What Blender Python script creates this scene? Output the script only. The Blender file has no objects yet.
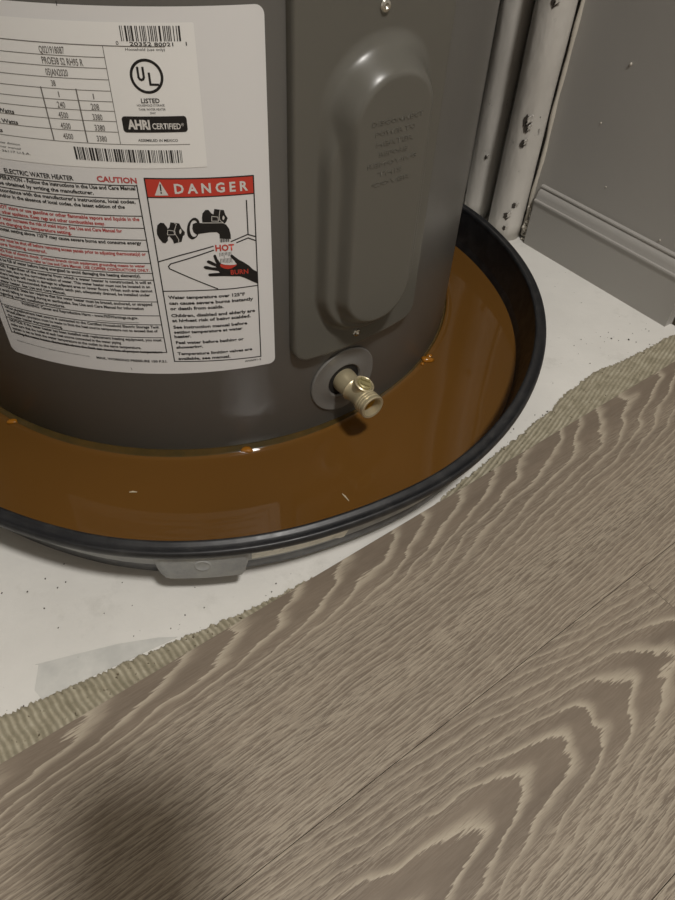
import bpy, bmesh, math, random
from mathutils import Vector, Matrix
random.seed(7)
S = bpy.context.scene
COL = S.collection
# ------------------------------------------------------------------ camera
CAM_H = 0.44106; PITCH = 0.81029; ROLL = 0.05946; FPX = 691.49
cd = bpy.data.cameras.new('camera'); cam = bpy.data.objects.new('camera', cd); COL.objects.link(cam)
F_ = Vector((0, math.cos(PITCH), -math.sin(PITCH))); X0 = Vector((1, 0, 0)); U0 = X0.cross(F_)
XR = X0*math.cos(ROLL) + U0*math.sin(ROLL); UP = -X0*math.sin(ROLL) + U0*math.cos(ROLL)
cam.matrix_world = Matrix(((XR.x, UP.x, -F_.x, 0), (XR.y, UP.y, -F_.y, 0), (XR.z, UP.z, -F_.z, CAM_H), (0, 0, 0, 1)))
cd.sensor_fit = 'VERTICAL'; cd.sensor_height = 36; cd.sensor_width = 27; cd.lens = FPX/900*36
cd.clip_start = 0.01; cd.clip_end = 50
S.camera = cam
# ------------------------------------------------------------------ world, lamp, exposure
w = bpy.data.worlds.new('world'); S.world = w; w.use_nodes = True
w.node_tree.nodes['Background'].inputs[0].default_value = (1.0, 0.97, 0.93, 1)
w.node_tree.nodes['Background'].inputs[1].default_value = 0.12
ld = bpy.data.lights.new('ceiling_lamp_light', 'AREA'); ld.shape = 'DISK'; ld.size = 0.26
ld.energy = 42; ld.color = (1.0, 0.965, 0.92)
lo = bpy.data.objects.new('ceiling_lamp_light', ld); COL.objects.link(lo); lo.location = (0.56, -0.56, 2.36)
S.view_settings.view_transform = 'Standard'; S.view_settings.look = 'None'
S.view_settings.gamma = 1; S.view_settings.use_curve_mapping = False
S.view_settings.exposure = 0.0
# ------------------------------------------------------------------ frames of the place
TH = 0.68043
NV = Vector((math.cos(TH), math.sin(TH), 0)); TV = Vector((-math.sin(TH), math.cos(TH), 0))
def W(u, v, z=0.0):            # room frame: u runs along the planks, v across them
    p = NV*u + TV*v; return Vector((p.x, p.y, z))
TC = Vector((-0.15539, 0.64638, 0)); TR = 0.26          # water heater axis and radius
PC = Vector((-0.12742, 0.57737, 0))                     # drain pan centre
WZ = 0.0216                                             # water level
def cylp(deg, z, r=TR):        # point on the jacket; 0 deg faces -y, z in metres
    a = math.radians(deg); return Vector((TC.x + r*math.sin(a), TC.y - r*math.cos(a), z))
# ------------------------------------------------------------------ helpers
def link(name, bm, mat, parent=None, smooth=False, bevel=0, seg=2):
    bmesh.ops.recalc_face_normals(bm, faces=bm.faces) if smooth != 'keep' else None
    me = bpy.data.meshes.new(name); bm.to_mesh(me); bm.free()
    if mat: me.materials.append(mat)
    o = bpy.data.objects.new(name, me); COL.objects.link(o)
    if parent: o.parent = parent
    if smooth:
        for p in me.polygons: p.use_smooth = True
        if smooth == 'auto':
            m = o.modifiers.new('sm', 'EDGE_SPLIT'); m.split_angle = math.radians(35)
    if bevel:
        m = o.modifiers.new('bv', 'BEVEL'); m.width = bevel; m.segments = seg; m.limit_method = 'ANGLE'
    return o
def tag(o, label=None, cat=None, group=None, kind=None):
    if label: o['label'] = label
    if cat: o['category'] = cat
    if group: o['group'] = group
    if kind: o['kind'] = kind
    return o
def empty(name, loc=(0, 0, 0)):
    o = bpy.data.objects.new(name, None); COL.objects.link(o); o.location = loc; o.empty_display_size = 0.03
    return o
def child(name, bm, mat, root, **k):       # mesh made in world coordinates, parented to an Empty at root.location
    loc = Vector(root.location) if root.parent is None else Vector((0, 0, 0))
    if loc.length: bmesh.ops.translate(bm, verts=bm.verts, vec=-loc)
    return link(name, bm, mat, root, **k)
def loft(bm, rings, closed=True, cap0=False, cap1=False):
    R = [[bm.verts.new(p) for p in r] for r in rings]
    n = len(R[0])
    for a, b in zip(R, R[1:]):
        for i in range(n if closed else n-1):
            j = (i+1) % n; bm.faces.new((a[i], a[j], b[j], b[i]))
    if cap0: bm.faces.new(R[0])
    if cap1: bm.faces.new(R[-1][::-1])
    return R
def box_uv(bm, u0, u1, v0, v1, z0, z1):
    c = [bm.verts.new(W(u, v, z)) for z in (z0, z1) for u, v in ((u0, v0), (u1, v0), (u1, v1), (u0, v1))]
    for f in ((3, 2, 1, 0), (4, 5, 6, 7), (0, 1, 5, 4), (1, 2, 6, 5), (2, 3, 7, 6), (3, 0, 4, 7)): bm.faces.new([c[i] for i in f])
def basis(ax):
    ax = Vector(ax).normalized(); t = Vector((0, 0, 1)) if abs(ax.z) < .9 else Vector((1, 0, 0))
    a = ax.cross(t).normalized(); b = ax.cross(a).normalized(); return ax, a, b
def lathe(bm, org, ax, prof, n=32, cap0=True, cap1=True):  # prof: (distance along axis, radius)
    ax, a, b = basis(ax); org = Vector(org)
    rings = [[org + ax*d + a*(r*math.cos(2*math.pi*i/n)) + b*(r*math.sin(2*math.pi*i/n)) for i in range(n)] for d, r in prof]
    return loft(bm, rings, True, cap0, cap1)
def tube(bm, pts, rad, n=8):
    pts = [Vector(p) for p in pts]; rings = []
    for i, p in enumerate(pts):
        d = (pts[min(i+1, len(pts)-1)] - pts[max(i-1, 0)])
        ax, a, b = basis(d); r = rad[i] if isinstance(rad, (list, tuple)) else rad
        rings.append([p + a*(r*math.cos(2*math.pi*k/n)) + b*(r*math.sin(2*math.pi*k/n)) for k in range(n)])
    loft(bm, rings, True, True, True)
def blob(bm, c, r, sq=(1, 1, 1), jit=.25, sub=2, seed=0):
    rnd = random.Random(seed)
    res = bmesh.ops.create_icosphere(bm, subdivisions=sub, radius=1)
    for v in res['verts']:
        k = 1 + rnd.uniform(-jit, jit); v.co = Vector((v.co.x*r*sq[0]*k, v.co.y*r*sq[1]*k, v.co.z*r*sq[2]*k)) + Vector(c)
# ------------------------------------------------------------------ materials
class NT:
    def __init__(s, name):
        s.m = bpy.data.materials.new(name); s.m.use_nodes = True; s.t = s.m.node_tree
        s.b = s.t.nodes['Principled BSDF']
    def n(s, typ, **kw):
        nd = s.t.nodes.new('ShaderNode'+typ)
        for k, v in kw.items():
            if k.startswith('i_'):
                nd.inputs[k[2:]].default_value = v
            else: setattr(nd, k, v)
        return nd
    def l(s, a, b): s.t.links.new(a, b)
    def math(s, op, a, b=None, c=None, clamp=False):
        nd = s.t.nodes.new('ShaderNodeMath'); nd.operation = op; nd.use_clamp = clamp
        for i, v in enumerate((a, b, c)):
            if v is None: continue
            if isinstance(v, (int, float)): nd.inputs[i].default_value = v
            else: s.l(v, nd.inputs[i])
        return nd.outputs[0]
    def ramp(s, fac, stops, interp='LINEAR'):
        nd = s.t.nodes.new('ShaderNodeValToRGB'); nd.color_ramp.interpolation = interp
        e = nd.color_ramp.elements
        while len(e) < len(stops): e.new(0.5)
        for k, (p, c) in zip(e, stops): k.position = p; k.color = (*c, 1) if len(c) == 3 else c
        s.l(fac, nd.inputs[0]); return nd.outputs[0]
    def mix(s, fac, a, b, blend='MIX'):
        nd = s.t.nodes.new('ShaderNodeMix'); nd.data_type = 'RGBA'; nd.blend_type = blend
        for sock, v in ((nd.inputs[0], fac), (nd.inputs[6], a), (nd.inputs[7], b)):
            if isinstance(v, (int, float)): sock.default_value = v
            elif isinstance(v, tuple): sock.default_value = (*v, 1)
            else: s.l(v, sock)
        return nd.outputs[2]
    def coord(s, scale=(1, 1, 1), loc=(0, 0, 0), kind='Object', rot=(0, 0, 0)):
        tc = s.n('TexCoord'); mp = s.n('Mapping'); s.l(tc.outputs[kind], mp.inputs[0])
        mp.inputs['Scale'].default_value = scale; mp.inputs['Location'].default_value = loc; mp.inputs['Rotation'].default_value = rot
        return mp.outputs[0]
    def noise(s, vec, scale, detail=3, rough=.5, dist=0):
        nd = s.n('TexNoise'); nd.inputs['Scale'].default_value = scale; nd.inputs['Detail'].default_value = detail
        nd.inputs['Roughness'].default_value = rough; nd.inputs['Distortion'].default_value = dist
        s.l(vec, nd.inputs['Vector']); return nd.outputs['Fac']
    def col(s, v):
        if isinstance(v, tuple): s.b.inputs['Base Color'].default_value = (*v, 1)
        else: s.l(v, s.b.inputs['Base Color'])
    def rough(s, v):
        if isinstance(v, (int, float)): s.b.inputs['Roughness'].default_value = v
        else: s.l(v, s.b.inputs['Roughness'])
    def bump(s, h, strength=.3, dist=.001):
        nd = s.n('Bump'); nd.inputs['Strength'].default_value = strength; nd.inputs['Distance'].default_value = dist
        s.l(h, nd.inputs['Height']); s.l(nd.outputs[0], s.b.inputs['Normal'])
def srgb(r, g, b):
    f = lambda c: (c/255/12.92) if c/255 <= .04045 else ((c/255+.055)/1.055)**2.4
    return (f(r), f(g), f(b))
def plain(name, c, rough=.5, metal=0, spec=None, bump=None):
    m = NT(name); m.col(c); m.rough(rough); m.b.inputs['Metallic'].default_value = metal
    if spec is not None: m.b.inputs['Specular IOR Level'].default_value = spec
    if bump:
        m.bump(m.noise(m.coord(), bump[0], 4, .6), bump[1], bump[2])
    return m.m
M = {}
# white painted slab
m = NT('painted_slab'); v = m.coord()
big = m.noise(v, 6, 4, .6); base = m.ramp(big, [(.3, srgb(214, 212, 206)), (.7, srgb(230, 228, 222))])
sp = m.noise(v, 190, 3, .7); spk = m.ramp(sp, [(.69, (0, 0, 0)), (.73, (1, 1, 1))])
reg = m.ramp(m.noise(v, 5, 2), [(.45, (0, 0, 0)), (.6, (1, 1, 1))])
c = m.mix(m.math('MULTIPLY', spk, reg), base, srgb(120, 116, 105))
smr = m.ramp(m.noise(m.coord((1, 1, 1), (3, 1, 0)), 22, 5, .7), [(.58, (0, 0, 0)), (.75, (1, 1, 1))])
c = m.mix(m.math('MULTIPLY', smr, .35), c, srgb(170, 168, 158))
m.col(c); m.rough(.55); m.bump(m.noise(v, 60, 5, .65), .35, .0015); M['slab'] = m.m
# trowelled adhesive
m = NT('dried_adhesive'); v = m.coord()
c = m.ramp(m.noise(v, 90, 5, .7), [(.3, srgb(140, 133, 112)), (.5, srgb(166, 158, 137)), (.72, srgb(188, 181, 160))])
dk = m.ramp(m.noise(v, 260, 2, .6), [(.66, (0, 0, 0)), (.72, (1, 1, 1))])
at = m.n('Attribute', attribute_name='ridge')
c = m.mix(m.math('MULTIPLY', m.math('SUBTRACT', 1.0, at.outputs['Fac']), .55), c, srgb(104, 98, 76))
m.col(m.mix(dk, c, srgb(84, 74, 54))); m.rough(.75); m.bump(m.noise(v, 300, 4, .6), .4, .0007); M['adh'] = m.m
m = NT('old_adhesive'); v = m.coord()
c = m.ramp(m.noise(v, 60, 5, .7), [(.3, srgb(120, 108, 84)), (.7, srgb(165, 150, 122))])
m.col(c); m.rough(.8); m.bump(m.noise(v, 160, 5, .7), .8, .002); M['adh2'] = m.m
m = NT('bare_patch'); v = m.coord()
m.col(m.ramp(m.noise(v, 40, 4, .6), [(.35, srgb(190, 190, 185)), (.7, srgb(212, 211, 205))])); m.rough(.6); M['patch'] = m.m
# greige wall paint
m = NT('grey_wall_paint'); v = m.coord()
m.col(m.ramp(m.noise(v, 4, 3), [(.3, srgb(164, 161, 156)), (.7, srgb(170, 167, 162))])); m.rough(.45)
m.bump(m.noise(v, 35, 5, .6), .12, .002); M['wall'] = m.m
M['room_wall'] = plain('room_wall_paint', srgb(208, 205, 200), .7)
M['ceiling'] = plain('ceiling_paint', srgb(225, 220, 210), .8)
# painted pipe with chips
m = NT('flaking_pipe_paint'); v = m.coord((1, 1, .5))
c = m.ramp(m.noise(v, 16, 4, .6), [(.3, srgb(186, 182, 175)), (.7, srgb(208, 204, 197))])
n1 = m.noise(m.coord((1, 1, .55), (.3, .2, 0)), 75, 5, .7)
n0 = m.noise(m.coord((1, 1, .6), (1.3, .2, 0)), 13, 2, .5)
mk = m.math('MULTIPLY', m.ramp(n1, [(.63, (0, 0, 0)), (.66, (1, 1, 1))]), m.ramp(n0, [(.54, (0, 0, 0)), (.62, (1, 1, 1))]))
m.col(m.mix(mk, c, srgb(52, 48, 42))); m.rough(.45); m.bump(m.math('SUBTRACT', m.noise(v, 120, 4), m.math('MULTIPLY', mk, .8)), .5, .002); M['pipe'] = m.m
# tank jacket
m = NT('grey_jacket_enamel'); v = m.coord()
m.col(srgb(100, 98, 94)); m.rough(.33); m.b.inputs['Specular IOR Level'].default_value = .5
m.bump(m.noise(v, 14, 2), .05, .004); M['jacket'] = m.m
m = NT('grey_cover_enamel'); m.col(srgb(96, 94, 87)); m.rough(.31)
m.bump(m.noise(m.coord(), 500, 2), .04, .0003); M['cover'] = m.m
M['escut'] = plain('grey_plastic_ring', srgb(112, 110, 106), .38)
M['hole_shade'] = plain('painted_hole_shade', srgb(22, 20, 18), .8)  # near-black that stands in for the shade inside the valve hole
M['valve'] = plain('pale_brass_valve', srgb(196, 184, 152), .36, .55, bump=(600, .1, .0004))
M['valve_in'] = plain('brass_bore', srgb(205, 175, 105), .3, .9)
M['valve_knob'] = plain('olive_valve_stem', srgb(160, 150, 108), .45, .3)
M['screw'] = plain('zinc_screw', srgb(200, 198, 190), .25, 1)
# pan
m = NT('black_pan_plastic'); v = m.coord()
m.col(m.ramp(m.noise(v, 70, 5, .7), [(.45, srgb(26, 27, 30)), (.8, srgb(52, 52, 52))])); m.rough(m.math('ADD', m.math('MULTIPLY', m.noise(v, 110, 4), .3), .26))
m.bump(m.noise(v, 120, 4), .1, .0006); M['pan'] = m.m
m = NT('dusty_bounce_lit_wall'); v = m.coord()
m.col(m.ramp(m.noise(v, 50, 5, .7), [(.3, srgb(128, 130, 131)), (.7, srgb(160, 161, 158))])); m.rough(.5); M['panwall'] = m.m  # dusty grey, paled further to carry light bounced up from the slab
m = NT('smeared_sticker'); v = m.coord((1, 1, 1))
m.col(m.ramp(m.noise(v, 130, 4, .7), [(.3, srgb(186, 184, 170)), (.5, srgb(222, 219, 205)), (.8, srgb(232, 228, 214))])); m.rough(.5); M['sticker'] = m.m
# rusty standing water: murky, suspended rust colours it, clear dielectric surface
m = NT('rusty_water'); v = m.coord()
m.col(m.ramp(m.noise(v, 3.5, 3, .5), [(.3, srgb(95, 65, 28)), (.7, srgb(105, 72, 32))])); m.rough(.04); m.b.inputs['IOR'].default_value = 1.333
m.bump(m.noise(v, 9, 2), .02, .002); M['water'] = m.m
m = NT('glossy_olive_band'); m.col(m.ramp(m.noise(m.coord(), 60, 4, .7), [(.35, srgb(64, 54, 30)), (.75, srgb(84, 64, 32))])); m.rough(.08); M['foot_band'] = m.m
M['rust'] = plain('wet_rust', srgb(150, 96, 26), .15, bump=(400, .4, .001))
# label stock and inks
M['label'] = plain('label_stock', srgb(226, 225, 224), .42)
M['plate'] = plain('nameplate_stock', srgb(238, 237, 234), .40)
M['ink'] = plain('black_ink', srgb(28, 26, 26), .45)
M['grey_ink'] = plain('grey_ink', srgb(104, 100, 96), .5)
M['red'] = plain('red_ink', srgb(196, 62, 48), .45)
M['redtext'] = plain('red_text_ink', srgb(186, 72, 70), .45)
M['white'] = plain('white_print', srgb(214, 211, 206), .45)
M['caulk'] = plain('old_caulk', srgb(196, 190, 178), .5, bump=(200, .4, .001))
M['crumb'] = plain('plaster_crumbs', srgb(196, 184, 156), .8)
M['dirt_and_shade'] = plain('debris_and_seam_shade', srgb(60, 52, 42), .8)
M['casing'] = plain('dark_casing', srgb(70, 62, 48), .6)
M['phone'] = plain('phone_glass', srgb(18, 18, 20), .2)
# ------------------------------------------------------------------ limed oak vinyl
def wood(name, cx, cy, base, light, dark, sp=.0052, slant=.12, mixcath=1.0, seed=0.0, fine=.48, hw=.034):
    m = NT(name); tc = m.n('TexCoord'); sx = m.n('SeparateXYZ'); m.l(tc.outputs['Object'], sx.inputs[0])
    X, Y = sx.outputs[0], sx.outputs[1]
    nz = m.math('ADD', m.noise(m.coord((7, 24, 1), (seed, seed*.7, 0)), 1, 2, .5), m.math('MULTIPLY', m.noise(m.coord((30, 70, 1), (seed, 0, 0)), 1, 1, .5), .28))
    tick = m.noise(m.coord((70, 1250, 1), (seed, 3, 0)), 1, 2, .6)
    tick2 = m.noise(m.coord((55, 850, 1), (seed+2, 3, 0)), 1, 3, .65)
    dy = m.math('SUBTRACT', Y, cy); dx = m.math('MULTIPLY', m.math('SUBTRACT', X, cx), slant)
    r = m.math('SQRT', m.math('ADD', m.math('MULTIPLY', dy, dy), m.math('MULTIPLY', dx, dx)))
    dyw = m.math('MULTIPLY', m.math('ABSOLUTE', dy), 1.0)
    jag = m.math('MULTIPLY', m.math('SUBTRACT', tick2, .5), .5)
    Fd = m.math('ADD', m.math('MULTIPLY', m.math('POWER', r, 1.45), 2.55/sp), m.math('ADD', m.math('MULTIPLY', nz, 2.6), jag))
    fr = m.math('FRACT', Fd)
    line = m.ramp(fr, [(0, (1, 1, 1)), (.10, (.75, .75, .75)), (.30, (.15, .15, .15)), (.45, (0, 0, 0)), (.95, (0, 0, 0))])
    line.node.color_ramp.elements.new(1.0).color = (1, 1, 1, 1)
    line = m.math('MULTIPLY', line, m.ramp(tick2, [(.34, (.45, .45, .45)), (.5, (1, 1, 1))]))
    fl = m.ramp(tick2, [(.49, (0, 0, 0)), (.58, (1, 1, 1))])
    fl2 = m.ramp(tick, [(.5, (0, 0, 0)), (.58, (1, 1, 1))])
    heart = m.ramp(m.math('DIVIDE', dyw, hw), [(.45, (0, 0, 0)), (1.15, (1, 1, 1))])
    zone = m.ramp(m.noise(m.coord((3, 34, 1), (seed+5, 0, 0)), 1, 2, .5), [(.35, (.45, .45, .45)), (.65, (1, 1, 1))])
    fineamt = m.math('MULTIPLY', m.math('MULTIPLY', m.math('MAXIMUM', fl, m.math('MULTIPLY', fl2, .85)), zone), m.math('ADD', m.math('MULTIPLY', heart, fine), .10))
    strength = m.math('ADD', m.math('MULTIPLY', heart, -.22*mixcath), .95*mixcath)
    tot = m.math('MAXIMUM', fineamt, m.math('MULTIPLY', line, strength), clamp=True)
    bv = m.ramp(m.noise(m.coord((5, 50, 1), (seed, 9, 0)), 1, 4, .6), [(.3, dark), (.7, base)])
    m.col(m.mix(tot, bv, light))
    m.rough(m.math('SUBTRACT', .60, m.math('MULTIPLY', tot, .1)))
    m.bump(m.math('ADD', tot, m.math('MULTIPLY', tick2, .5)), .3, .0004)
    return m.m
B, Lt, Dk = srgb(127, 114, 99), srgb(184, 173, 154), srgb(108, 96, 83)
WM = [wood('limed_oak_top_row', .50, .139, B, Lt, Dk, seed=1.1, fine=.46, hw=.050),
      wood('limed_oak_arched', .60, .082, B, Lt, Dk, sp=.0050, slant=.135, seed=4.7, fine=.46, hw=.026),
      wood('limed_oak_straight', 5.0, .30, B, Lt, Dk, mixcath=.45, seed=8.3),
      wood('limed_oak_lower', .45, .02, B, Lt, Dk, seed=12.9)]
# ------------------------------------------------------------------ floor
bm = bmesh.new(); box_uv(bm, -1.6, 1.9, -2.3, 1.1, -.10, 0)
floor = link('floor', bm, M['slab']); tag(floor, kind='structure', label='white painted concrete slab under the pan with grey-brown wood-look planks in front')
PT = .0025
rows = []; v1 = .2292; k = 0
while v1 > -2.2:
    rows.append((v1-.1378, v1, k)); v1 -= .1386; k += 1
for v0, v1, k in rows:
    joints = {0: [-.72, .86], 1: [-.70, .3722, 1.28], 2: [-.35, .62], 3: [-.9, .12, 1.1]}.get(k, None)
    if joints is None: joints = [-.95+((k*.41) % .9)+.95*j for j in range(3)]
    js = [-1.55]+joints+[1.85]
    for j, (a, b) in enumerate(zip(js, js[1:])):
        if b-a < .02: continue
        bm = bmesh.new(); L = b-a-.00025; H = v1-v0+.00035
        nseg = 1
        c = [bm.verts.new((x, y, z)) for z in (0.0003, PT) for x, y in ((0, 0), (L, 0), (L, H), (0, H))]
        for f in ((3, 2, 1, 0), (4, 5, 6, 7), (0, 1, 5, 4), (1, 2, 6, 5), (2, 3, 7, 6), (3, 0, 4, 7)): bm.faces.new([c[i] for i in f])
        mat = WM[0] if k == 0 else WM[3] if (k == 1 and j == 2) else WM[1] if k == 1 else WM[2 + (k+j) % 2]
        o = link('plank', bm, mat, floor)
        o.location = W(a, v0, 0); o.rotation_euler = (0, 0, TH)
bm = bmesh.new(); box_uv(bm, -1.55, 1.86, -2.28, .2290, .00002, .0003); link('seam_shade_sheet', bm, M['dirt_and_shade'], floor)  # dark sheet added beneath the planks so the seams read as shaded gaps
for a, b in ((.702, 1.85), (-1.55, -.11)):      # narrow rip of plank against the room walls either side of the closet
    bm = bmesh.new(); box_uv(bm, a, b, .2297, .2615 if a > 0 else .2720, .0003, PT); link('plank', bm, WM[2], floor)
# adhesive left exposed between plank edge and paint: trowel ridges as relief
def polyat(pl, u):
    for (a, b), (c, d) in zip(pl, pl[1:]):
        if a <= u <= c: return b + (d-b)*(u-a)/(c-a)
    return pl[0][1] if u < pl[0][0] else pl[-1][1]
def adhesive(name, outer, u0, u1, du, dirv, per, h, amp, seed, label):
    rnd = random.Random(seed); bm = bmesh.new(); n = int((u1-u0)/du); m_ = 26; G = []; RV = []
    jag = 0
    for i in range(n+1):
        u = u0 + (u1-u0)*i/n; jag = jag*.75 + rnd.uniform(-1, 1)*.0009
        vo = polyat(outer, u) + jag; vi = .2296; row = []
        if vo < vi+.0006: vo = vi+.0006
        for j in range(m_+1):
            v = vi + (vo-vi)*j/m_
            ph = (u*dirv[0] + v*dirv[1])/per*2*math.pi
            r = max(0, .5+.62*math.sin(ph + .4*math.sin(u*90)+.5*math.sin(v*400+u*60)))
            e = min(1, (m_-j)/2.0)
            z = .0002 + (h*.45 + amp*r*(.7+.3*math.sin(u*230+v*310)) + rnd.uniform(-.00012, .00012))*e
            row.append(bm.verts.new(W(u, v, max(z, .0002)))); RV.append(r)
        G.append(row)
    for a, b in zip(G, G[1:]):
        for j in range(m_): bm.faces.new((a[j], b[j], b[j+1], a[j+1]))
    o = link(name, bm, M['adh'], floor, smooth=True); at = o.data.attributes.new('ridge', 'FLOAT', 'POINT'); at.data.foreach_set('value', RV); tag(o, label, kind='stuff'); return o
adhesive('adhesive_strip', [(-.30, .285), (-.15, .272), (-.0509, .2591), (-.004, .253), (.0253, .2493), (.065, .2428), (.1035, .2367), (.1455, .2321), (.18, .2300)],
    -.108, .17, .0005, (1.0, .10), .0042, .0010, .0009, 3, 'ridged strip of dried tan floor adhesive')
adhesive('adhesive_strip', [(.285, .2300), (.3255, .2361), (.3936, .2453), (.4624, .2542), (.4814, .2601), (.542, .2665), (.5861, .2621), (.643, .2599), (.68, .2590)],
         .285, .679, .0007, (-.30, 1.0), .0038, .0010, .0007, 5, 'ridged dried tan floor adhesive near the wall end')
# bare grey patch scraped beside the adhesive
bm = bmesh.new(); pp = [(-.0185, .2800), (-.0206, .2811), (.005, .2725), (.0312, .2632), (.055, .2520), (.066, .2448), (.03, .2487), (-.0038, .2529), (-.0255, .2556), (-.027, .264)]
bm.faces.new([bm.verts.new(W(u, v, .0002)) for u, v in pp])
r = bmesh.ops.extrude_face_region(bm, geom=bm.faces[:]); bmesh.ops.translate(bm, verts=[x for x in r['geom'] if isinstance(x, bmesh.types.BMVert)], vec=(0, 0, .0003))
link('scraped_patch', bm, M['patch'], floor)
# grit lying on the slab
bm = bmesh.new(); rnd = random.Random(11)
for i in range(110):
    t = rnd.random()
    if t < .4: u, v = rnd.uniform(-.1, .12), rnd.uniform(.25, .36)
    elif t < .8: u, v = rnd.uniform(.1, .66), None
    else: u, v = rnd.uniform(.55, .66), rnd.uniform(.27, .31)
    if v is None: v = max(.236, polyat([(.1, .238), (.3, .236), (.4, .248), (.66, .262)], u)) + rnd.uniform(-.002, .008)
    p = W(u, v, .0005); 
    if (p-PC).length < .30: continue
    blob(bm, p, rnd.uniform(.0002, .0006)*(1.6 if i%9==0 else 1), (1, 1.4, .5), .3, 1, i)
g = link('floor_grit', bm, M['dirt_and_shade']); tag(g, 'dark grit specks scattered on the white slab along the plank edge', 'debris', kind='stuff')
# ------------------------------------------------------------------ walls
HC = 2.42
bm = bmesh.new(); box_uv(bm, .680, .86, .2725, .4932, 0, HC)
tag(link('wall_right', bm, M['wall'], bevel=.0015), 'grey painted closet side wall right of the pipes', kind='structure')
bm = bmesh.new(); box_uv(bm, .702, .86, .4935, 1.05, 0, HC)
tag(link('wall_alcove', bm, M['wall']), kind='structure')
bm = bmesh.new(); box_uv(bm, -.20, .701, 1.00, 1.10, 0, HC)
tag(link('wall_back', bm, M['room_wall']), kind='structure')
bm = bmesh.new(); box_uv(bm, -.20, -.10, .2725, .999, 0, HC)
tag(link('wall_left', bm, M['room_wall']), kind='structure')
bm = bmesh.new(); box_uv(bm, -.10, .68, .2725, .36, 2.05, HC)
tag(link('wall_header', bm, M['room_wall']), kind='structure')
bm = bmesh.new(); box_uv(bm, .861, 1.88, .2725, .36, 0, HC)
tag(link('wall_front_right', bm, M['room_wall']), kind='structure')
bm = bmesh.new(); box_uv(bm, -1.58, -.201, .2725, .36, 0, HC)
tag(link('wall_front_left', bm, M['room_wall']), kind='structure')
bm = bmesh.new(); box_uv(bm, -1.68, -1.58, -2.3, .36, 0, HC)
tag(link('wall_far_left', bm, M['room_wall']), kind='structure')
bm = bmesh.new(); box_uv(bm, 1.88, 1.98, -2.3, .36, 0, HC)
tag(link('wall_far_right', bm, M['room_wall']), kind='structure')
bm = bmesh.new(); box_uv(bm, -1.58, 1.88, -2.4, -2.3, 0, HC)
tag(link('wall_behind', bm, M['room_wall']), kind='structure')
bm = bmesh.new(); box_uv(bm, -1.68, 1.98, -2.4, 1.1, HC, HC+.1)
tag(link('ceiling', bm, M['ceiling']), kind='structure')
# baseboard: flat face with a cove moulding on top
def sweep_uv(bm, prof, v0, v1):     # prof (u, z)
    loft(bm, [[W(u, v0, z) for u, z in prof], [W(u, v1, z) for u, z in prof]], True, True, True)
bm = bmesh.new()
prof = [(.6803, 0), (.6803, .0745), (.6778, .0745), (.6765, .0735), (.6762, .0722), (.6772, .0712), (.6772, .0700), (.6755, .0688),
        (.6738, .0665), (.6728, .0635), (.6722, .0605), (.6714, .0588), (.6700, .0582), (.6694, .0572), (.6694, .0560), (.6708, .0552), (.6708, .0015), (.6712, 0)]
sweep_uv(bm, prof, .2735, .4825)
tag(link('baseboard_right', bm, M['wall'], smooth='auto'), 'grey painted baseboard with moulded top edge', kind='structure')
for i, (v, z, r_) in enumerate(((.4192, .222, .0013), (.432, .1615, .0008), (.4023, .1038, .0007), (.3213, .079, .0009))):
    bm = bmesh.new(); blob(bm, W(.6797, v, z), r_, (1, 1, 1.3), .25, 2, i); link('paint_nub', bm, M['caulk'], bpy.data.objects['wall_right'], smooth=True)
# dark end trim past the wall end
bm = bmesh.new(); box_uv(bm, .682, .74, .262, .2722, 0, 2.05)
tag(link('trim_1', bm, M['casing'], bevel=.001), kind='structure')
# caulk ridge down the wall corner
bm = bmesh.new(); rnd = random.Random(2)
pts = [W(.6795+.0006*math.sin(i*.9)-.0002, 0.4932+.0006*math.sin(i*.55), .004+i*.012) for i in range(60)]
tube(bm, pts, [.0024+.0004*math.sin(i*1.7) for i in range(60)], 8)
for i in range(26):
    z = rnd.uniform(.001, .045)*(1 if i % 2 else .6)
    blob(bm, W(.677+rnd.uniform(-.003, .002), .4885+rnd.uniform(-.003, .004), z), rnd.uniform(.0008, .0026), (1, 1, 1), .35, 1, i)
tag(link('trim_2', bm, M['caulk'], smooth=True), 'cracked pale caulk bead down the wall corner', kind='structure')
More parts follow.
